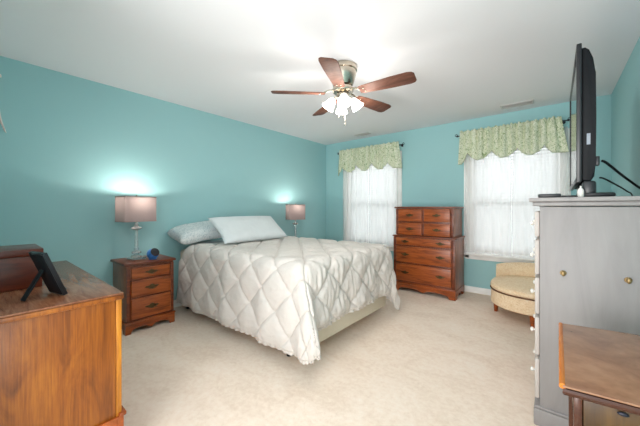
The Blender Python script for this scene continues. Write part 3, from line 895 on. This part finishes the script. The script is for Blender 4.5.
def valance(label, x0, x1, zr, seed):
    wd = x1 - x0; cx = (x0 + x1) / 2
    random.seed(seed); ph = [random.uniform(0, 6) for _ in range(4)]
    lob = [(.085, .35), (.35, .61), (.61, .86)]
    def zb(u):
        for i, (a, b) in enumerate(lob):
            if a <= u <= b:
                s = (u - a) / (b - a)
                return -.255 - .115 * math.sin(PI * s) ** .75
        if u < .085: return -.255 - .16 * min(1, 1.5 * (1 - u / .085)) ** .8
        return -.255 - .105 * min(1, (u - .86) / .05) ** .7 - .02 * (u - .86) / .14
    def off(u, v):
        g = .5 + .5 * min(1, abs(v - .1) * 3)
        return .027 * math.sin(u * 2 * PI * 13 + ph[0] + .8 * math.sin(u * 9)) * (1 - .45 * v) + .008 * math.sin(u * 2 * PI * 29 + ph[1]) * (1 - .8 * v) + .02 * v * math.sin(u * 2 * PI * 4 + ph[2])
    def f(u, v):
        top = .048 + .008 * math.sin(u * 2 * PI * 26 + ph[3])
        bot = zb(u); z = top + (bot - top) * v
        fl = 0
        if u < .085: fl = -(1 - u / .085) * .02 * v
        if u > .86: fl = ((u - .86) / .14) * .065 * v
        return Vector(((u - .5) * wd + fl, -.052 + off(u, v) - .02 * v, z))
    o = MB().grid(f, 200, 26).build('valance', M['toile'], None, loc=(cx, YB - .085, zr), angle=180)
    s = o.modifiers.new('thick', 'SOLIDIFY'); s.thickness = .003
    tag(o, label, 'valance', 'green valances above the windows')
    # stitched scallop edge
    pts = [f(i / 240, 1.0) for i in range(241)]
    MB().tube(pts, .004, 5).build('edging', M['toile_edge'], o)
M['toile_edge'] = plain('sage_piping', srgb(150, 160, 120), .8)
valance('green patterned scalloped valance above the left window', .405, 1.575, RZ, 3)
valance('green patterned scalloped valance above the right window', 2.50, 3.575, RZ, 5)

# ------------------------------------------------------------------ ceiling fan
FX, FY = 2.068, 2.09
def fan():
    t = thing('ceiling_fan', 'ceiling fan with five walnut blades and lit glass shades', 'ceiling fan', (FX, FY, 0))
    MB().lathe([(.03, 2.4395), (.122, 2.4395), (.126, 2.43), (.126, 2.40), (.118, 2.392), (.118, 2.375), (.108, 2.34), (.098, 2.30), (.085, 2.27), (.05, 2.255)], seg=40).build('motor_housing', M['nickel'], t)
    MB().lathe([(.05, 2.254), (.09, 2.25), (.095, 2.235), (.09, 2.215), (.06, 2.206)], seg=32).build('flywheel', M['nickel'], t)
    MB().lathe([(.045, 2.205), (.055, 2.195), (.055, 2.16), (.045, 2.14), (.02, 2.125), (.004, 2.12)], seg=28).build('light_fitter', M['nickel'], t)
    zb = 2.2
    for k in range(5):
        a = R(7 + 72 * k); e = Vector((math.cos(a), math.sin(a), 0)); tt = Vector((-math.sin(a), math.cos(a), 0))
        Rm = Matrix(((e.x, tt.x, 0, 0), (e.y, tt.y, 0, 0), (0, 0, 1, 0), (0, 0, 0, 1)))
        pitch = Matrix.Rotation(R(-13), 4, 'X')
        poly = []
        for (r_, h) in ((.16, .042), (.2, .052), (.45, .070), (.58, .073), (.615, .064), (.63, .044)): poly.append((r_, h))
        poly = [(r_, -h) for r_, h in reversed(poly)][::-1] + poly[::-1] if False else [(r_, -h) for r_, h in poly] + list(reversed(poly))
        M_ = Matrix.Translation((0, 0, zb)) @ Rm @ pitch @ Matrix.Translation((0, 0, -.003))
        bl = MB().prism(poly, .006, M_, .0015).build('blade', M['fanwood'], t)
        m = MB(); Mi = Matrix.Translation((0, 0, zb)) @ Rm @ pitch @ Matrix.Translation((0, 0, .0035))
        m.prism([(.15, -.012), (.19, -.03), (.235, -.028), (.25, 0), (.235, .028), (.19, .03), (.15, .012)], .004, Mi)
        c0 = e * .085 + Vector((0, 0, 2.228)); c1 = e * .125 + Vector((0, 0, 2.225)); c2 = e * .17 + Vector((0, 0, zb + .006))
        m.tube([c0, c1, c2], [.011, .010, .009], 8)
        for q in (-.018, .018): m.ball(Mi @ Vector((.205, q, -.009)), .006, seg=8)
        m.build('blade_iron', M['nickel'], bl)
    # four glass bells
    for k in range(4):
        a = R(40 + 90 * k); d = Vector((math.cos(a), math.sin(a), 0)); axis = (d * .56 + Vector((0, 0, -.80))).normalized()
        p0 = d * .045 + Vector((0, 0, 2.165)); p1 = d * .085 + Vector((0, 0, 2.150))
        MB().tube([p0, (p0 + p1) / 2 + Vector((0, 0, .006)), p1], .012, 10).build('arm', M['nickel'], t)
        Q = Matrix.Translation(p1) @ axis.to_track_quat('Z', 'Y').to_matrix().to_4x4()
        MB().lathe([(.018, -.004), (.026, .0), (.034, .018), (.042, .045), (.050, .07), (.058, .088), (.056, .090), (.047, .071), (.038, .045), (.02, .012)], (0, 0, 0), 28, Q).build('glass_shade', M['fanglass'], t)
    for dx, dy, l in ((.03, -.012, .20), (-.02, -.03, .12)):
        m = MB(); m.tube([(dx, dy, 2.135), (dx, dy, 2.135 - l)], .0011, 5); m.lathe([(.002, 2.135 - l - .03), (.004, 2.135 - l - .024), (.004, 2.135 - l - .006), (.002, 2.135 - l)], (dx, dy, 0), 10)
        m.build('pull_chain', M['nickel'], t)
    for k in range(4):
        a = R(40 + 90 * k)
        l = bpy.data.lights.new('fan_bulb', 'POINT'); l.energy = 3.6; l.color = (1, .94, .86); l.shadow_soft_size = .05
        o = bpy.data.objects.new('fan_bulb', l); COL.objects.link(o); o.location = (FX + .19 * math.cos(a), FY + .19 * math.sin(a), 2.06)
fan()

# ------------------------------------------------------------------ ceiling vents
def vent(label, x0, x1, y0, y1, rz=0):
    cx, cy = (x0 + x1) / 2, (y0 + y1) / 2; lx, ly = x1 - x0, y1 - y0
    t = thing('ceiling_vent', label, 'vent', (cx, cy, H - .001), rz)
    m = MB(); b = .016
    for s in (-1, 1): m.box((0, s * (ly / 2 - b / 2), -.005), (lx, b, .010), .002); m.box((s * (lx / 2 - b / 2), 0, -.005), (b, ly - 2 * b, .010), .002)
    m.build('frame', M['vent'], t)
    m = MB(); n = max(3, int((ly - 2 * b) / .014))
    for i in range(n):
        y = -(ly / 2 - b) + (i + .5) * (ly - 2 * b) / n
        m.box((0, y, -.006), (lx - 2 * b, .010, .0015), 0, Matrix.Rotation(R(40), 4, 'X'))
    m.build('louvres', M['vent'], t)
    MB().box((0, 0, -.001), (lx - 2 * b, ly - 2 * b, .0015)).build('backing', M['ventdark'], t)
vent('long white ceiling vent above the right window', 3.0, 3.33, 4.10, 4.24)
vent('small ceiling vent above the left window near the fan', .87, 1.14, 4.14, 4.25)
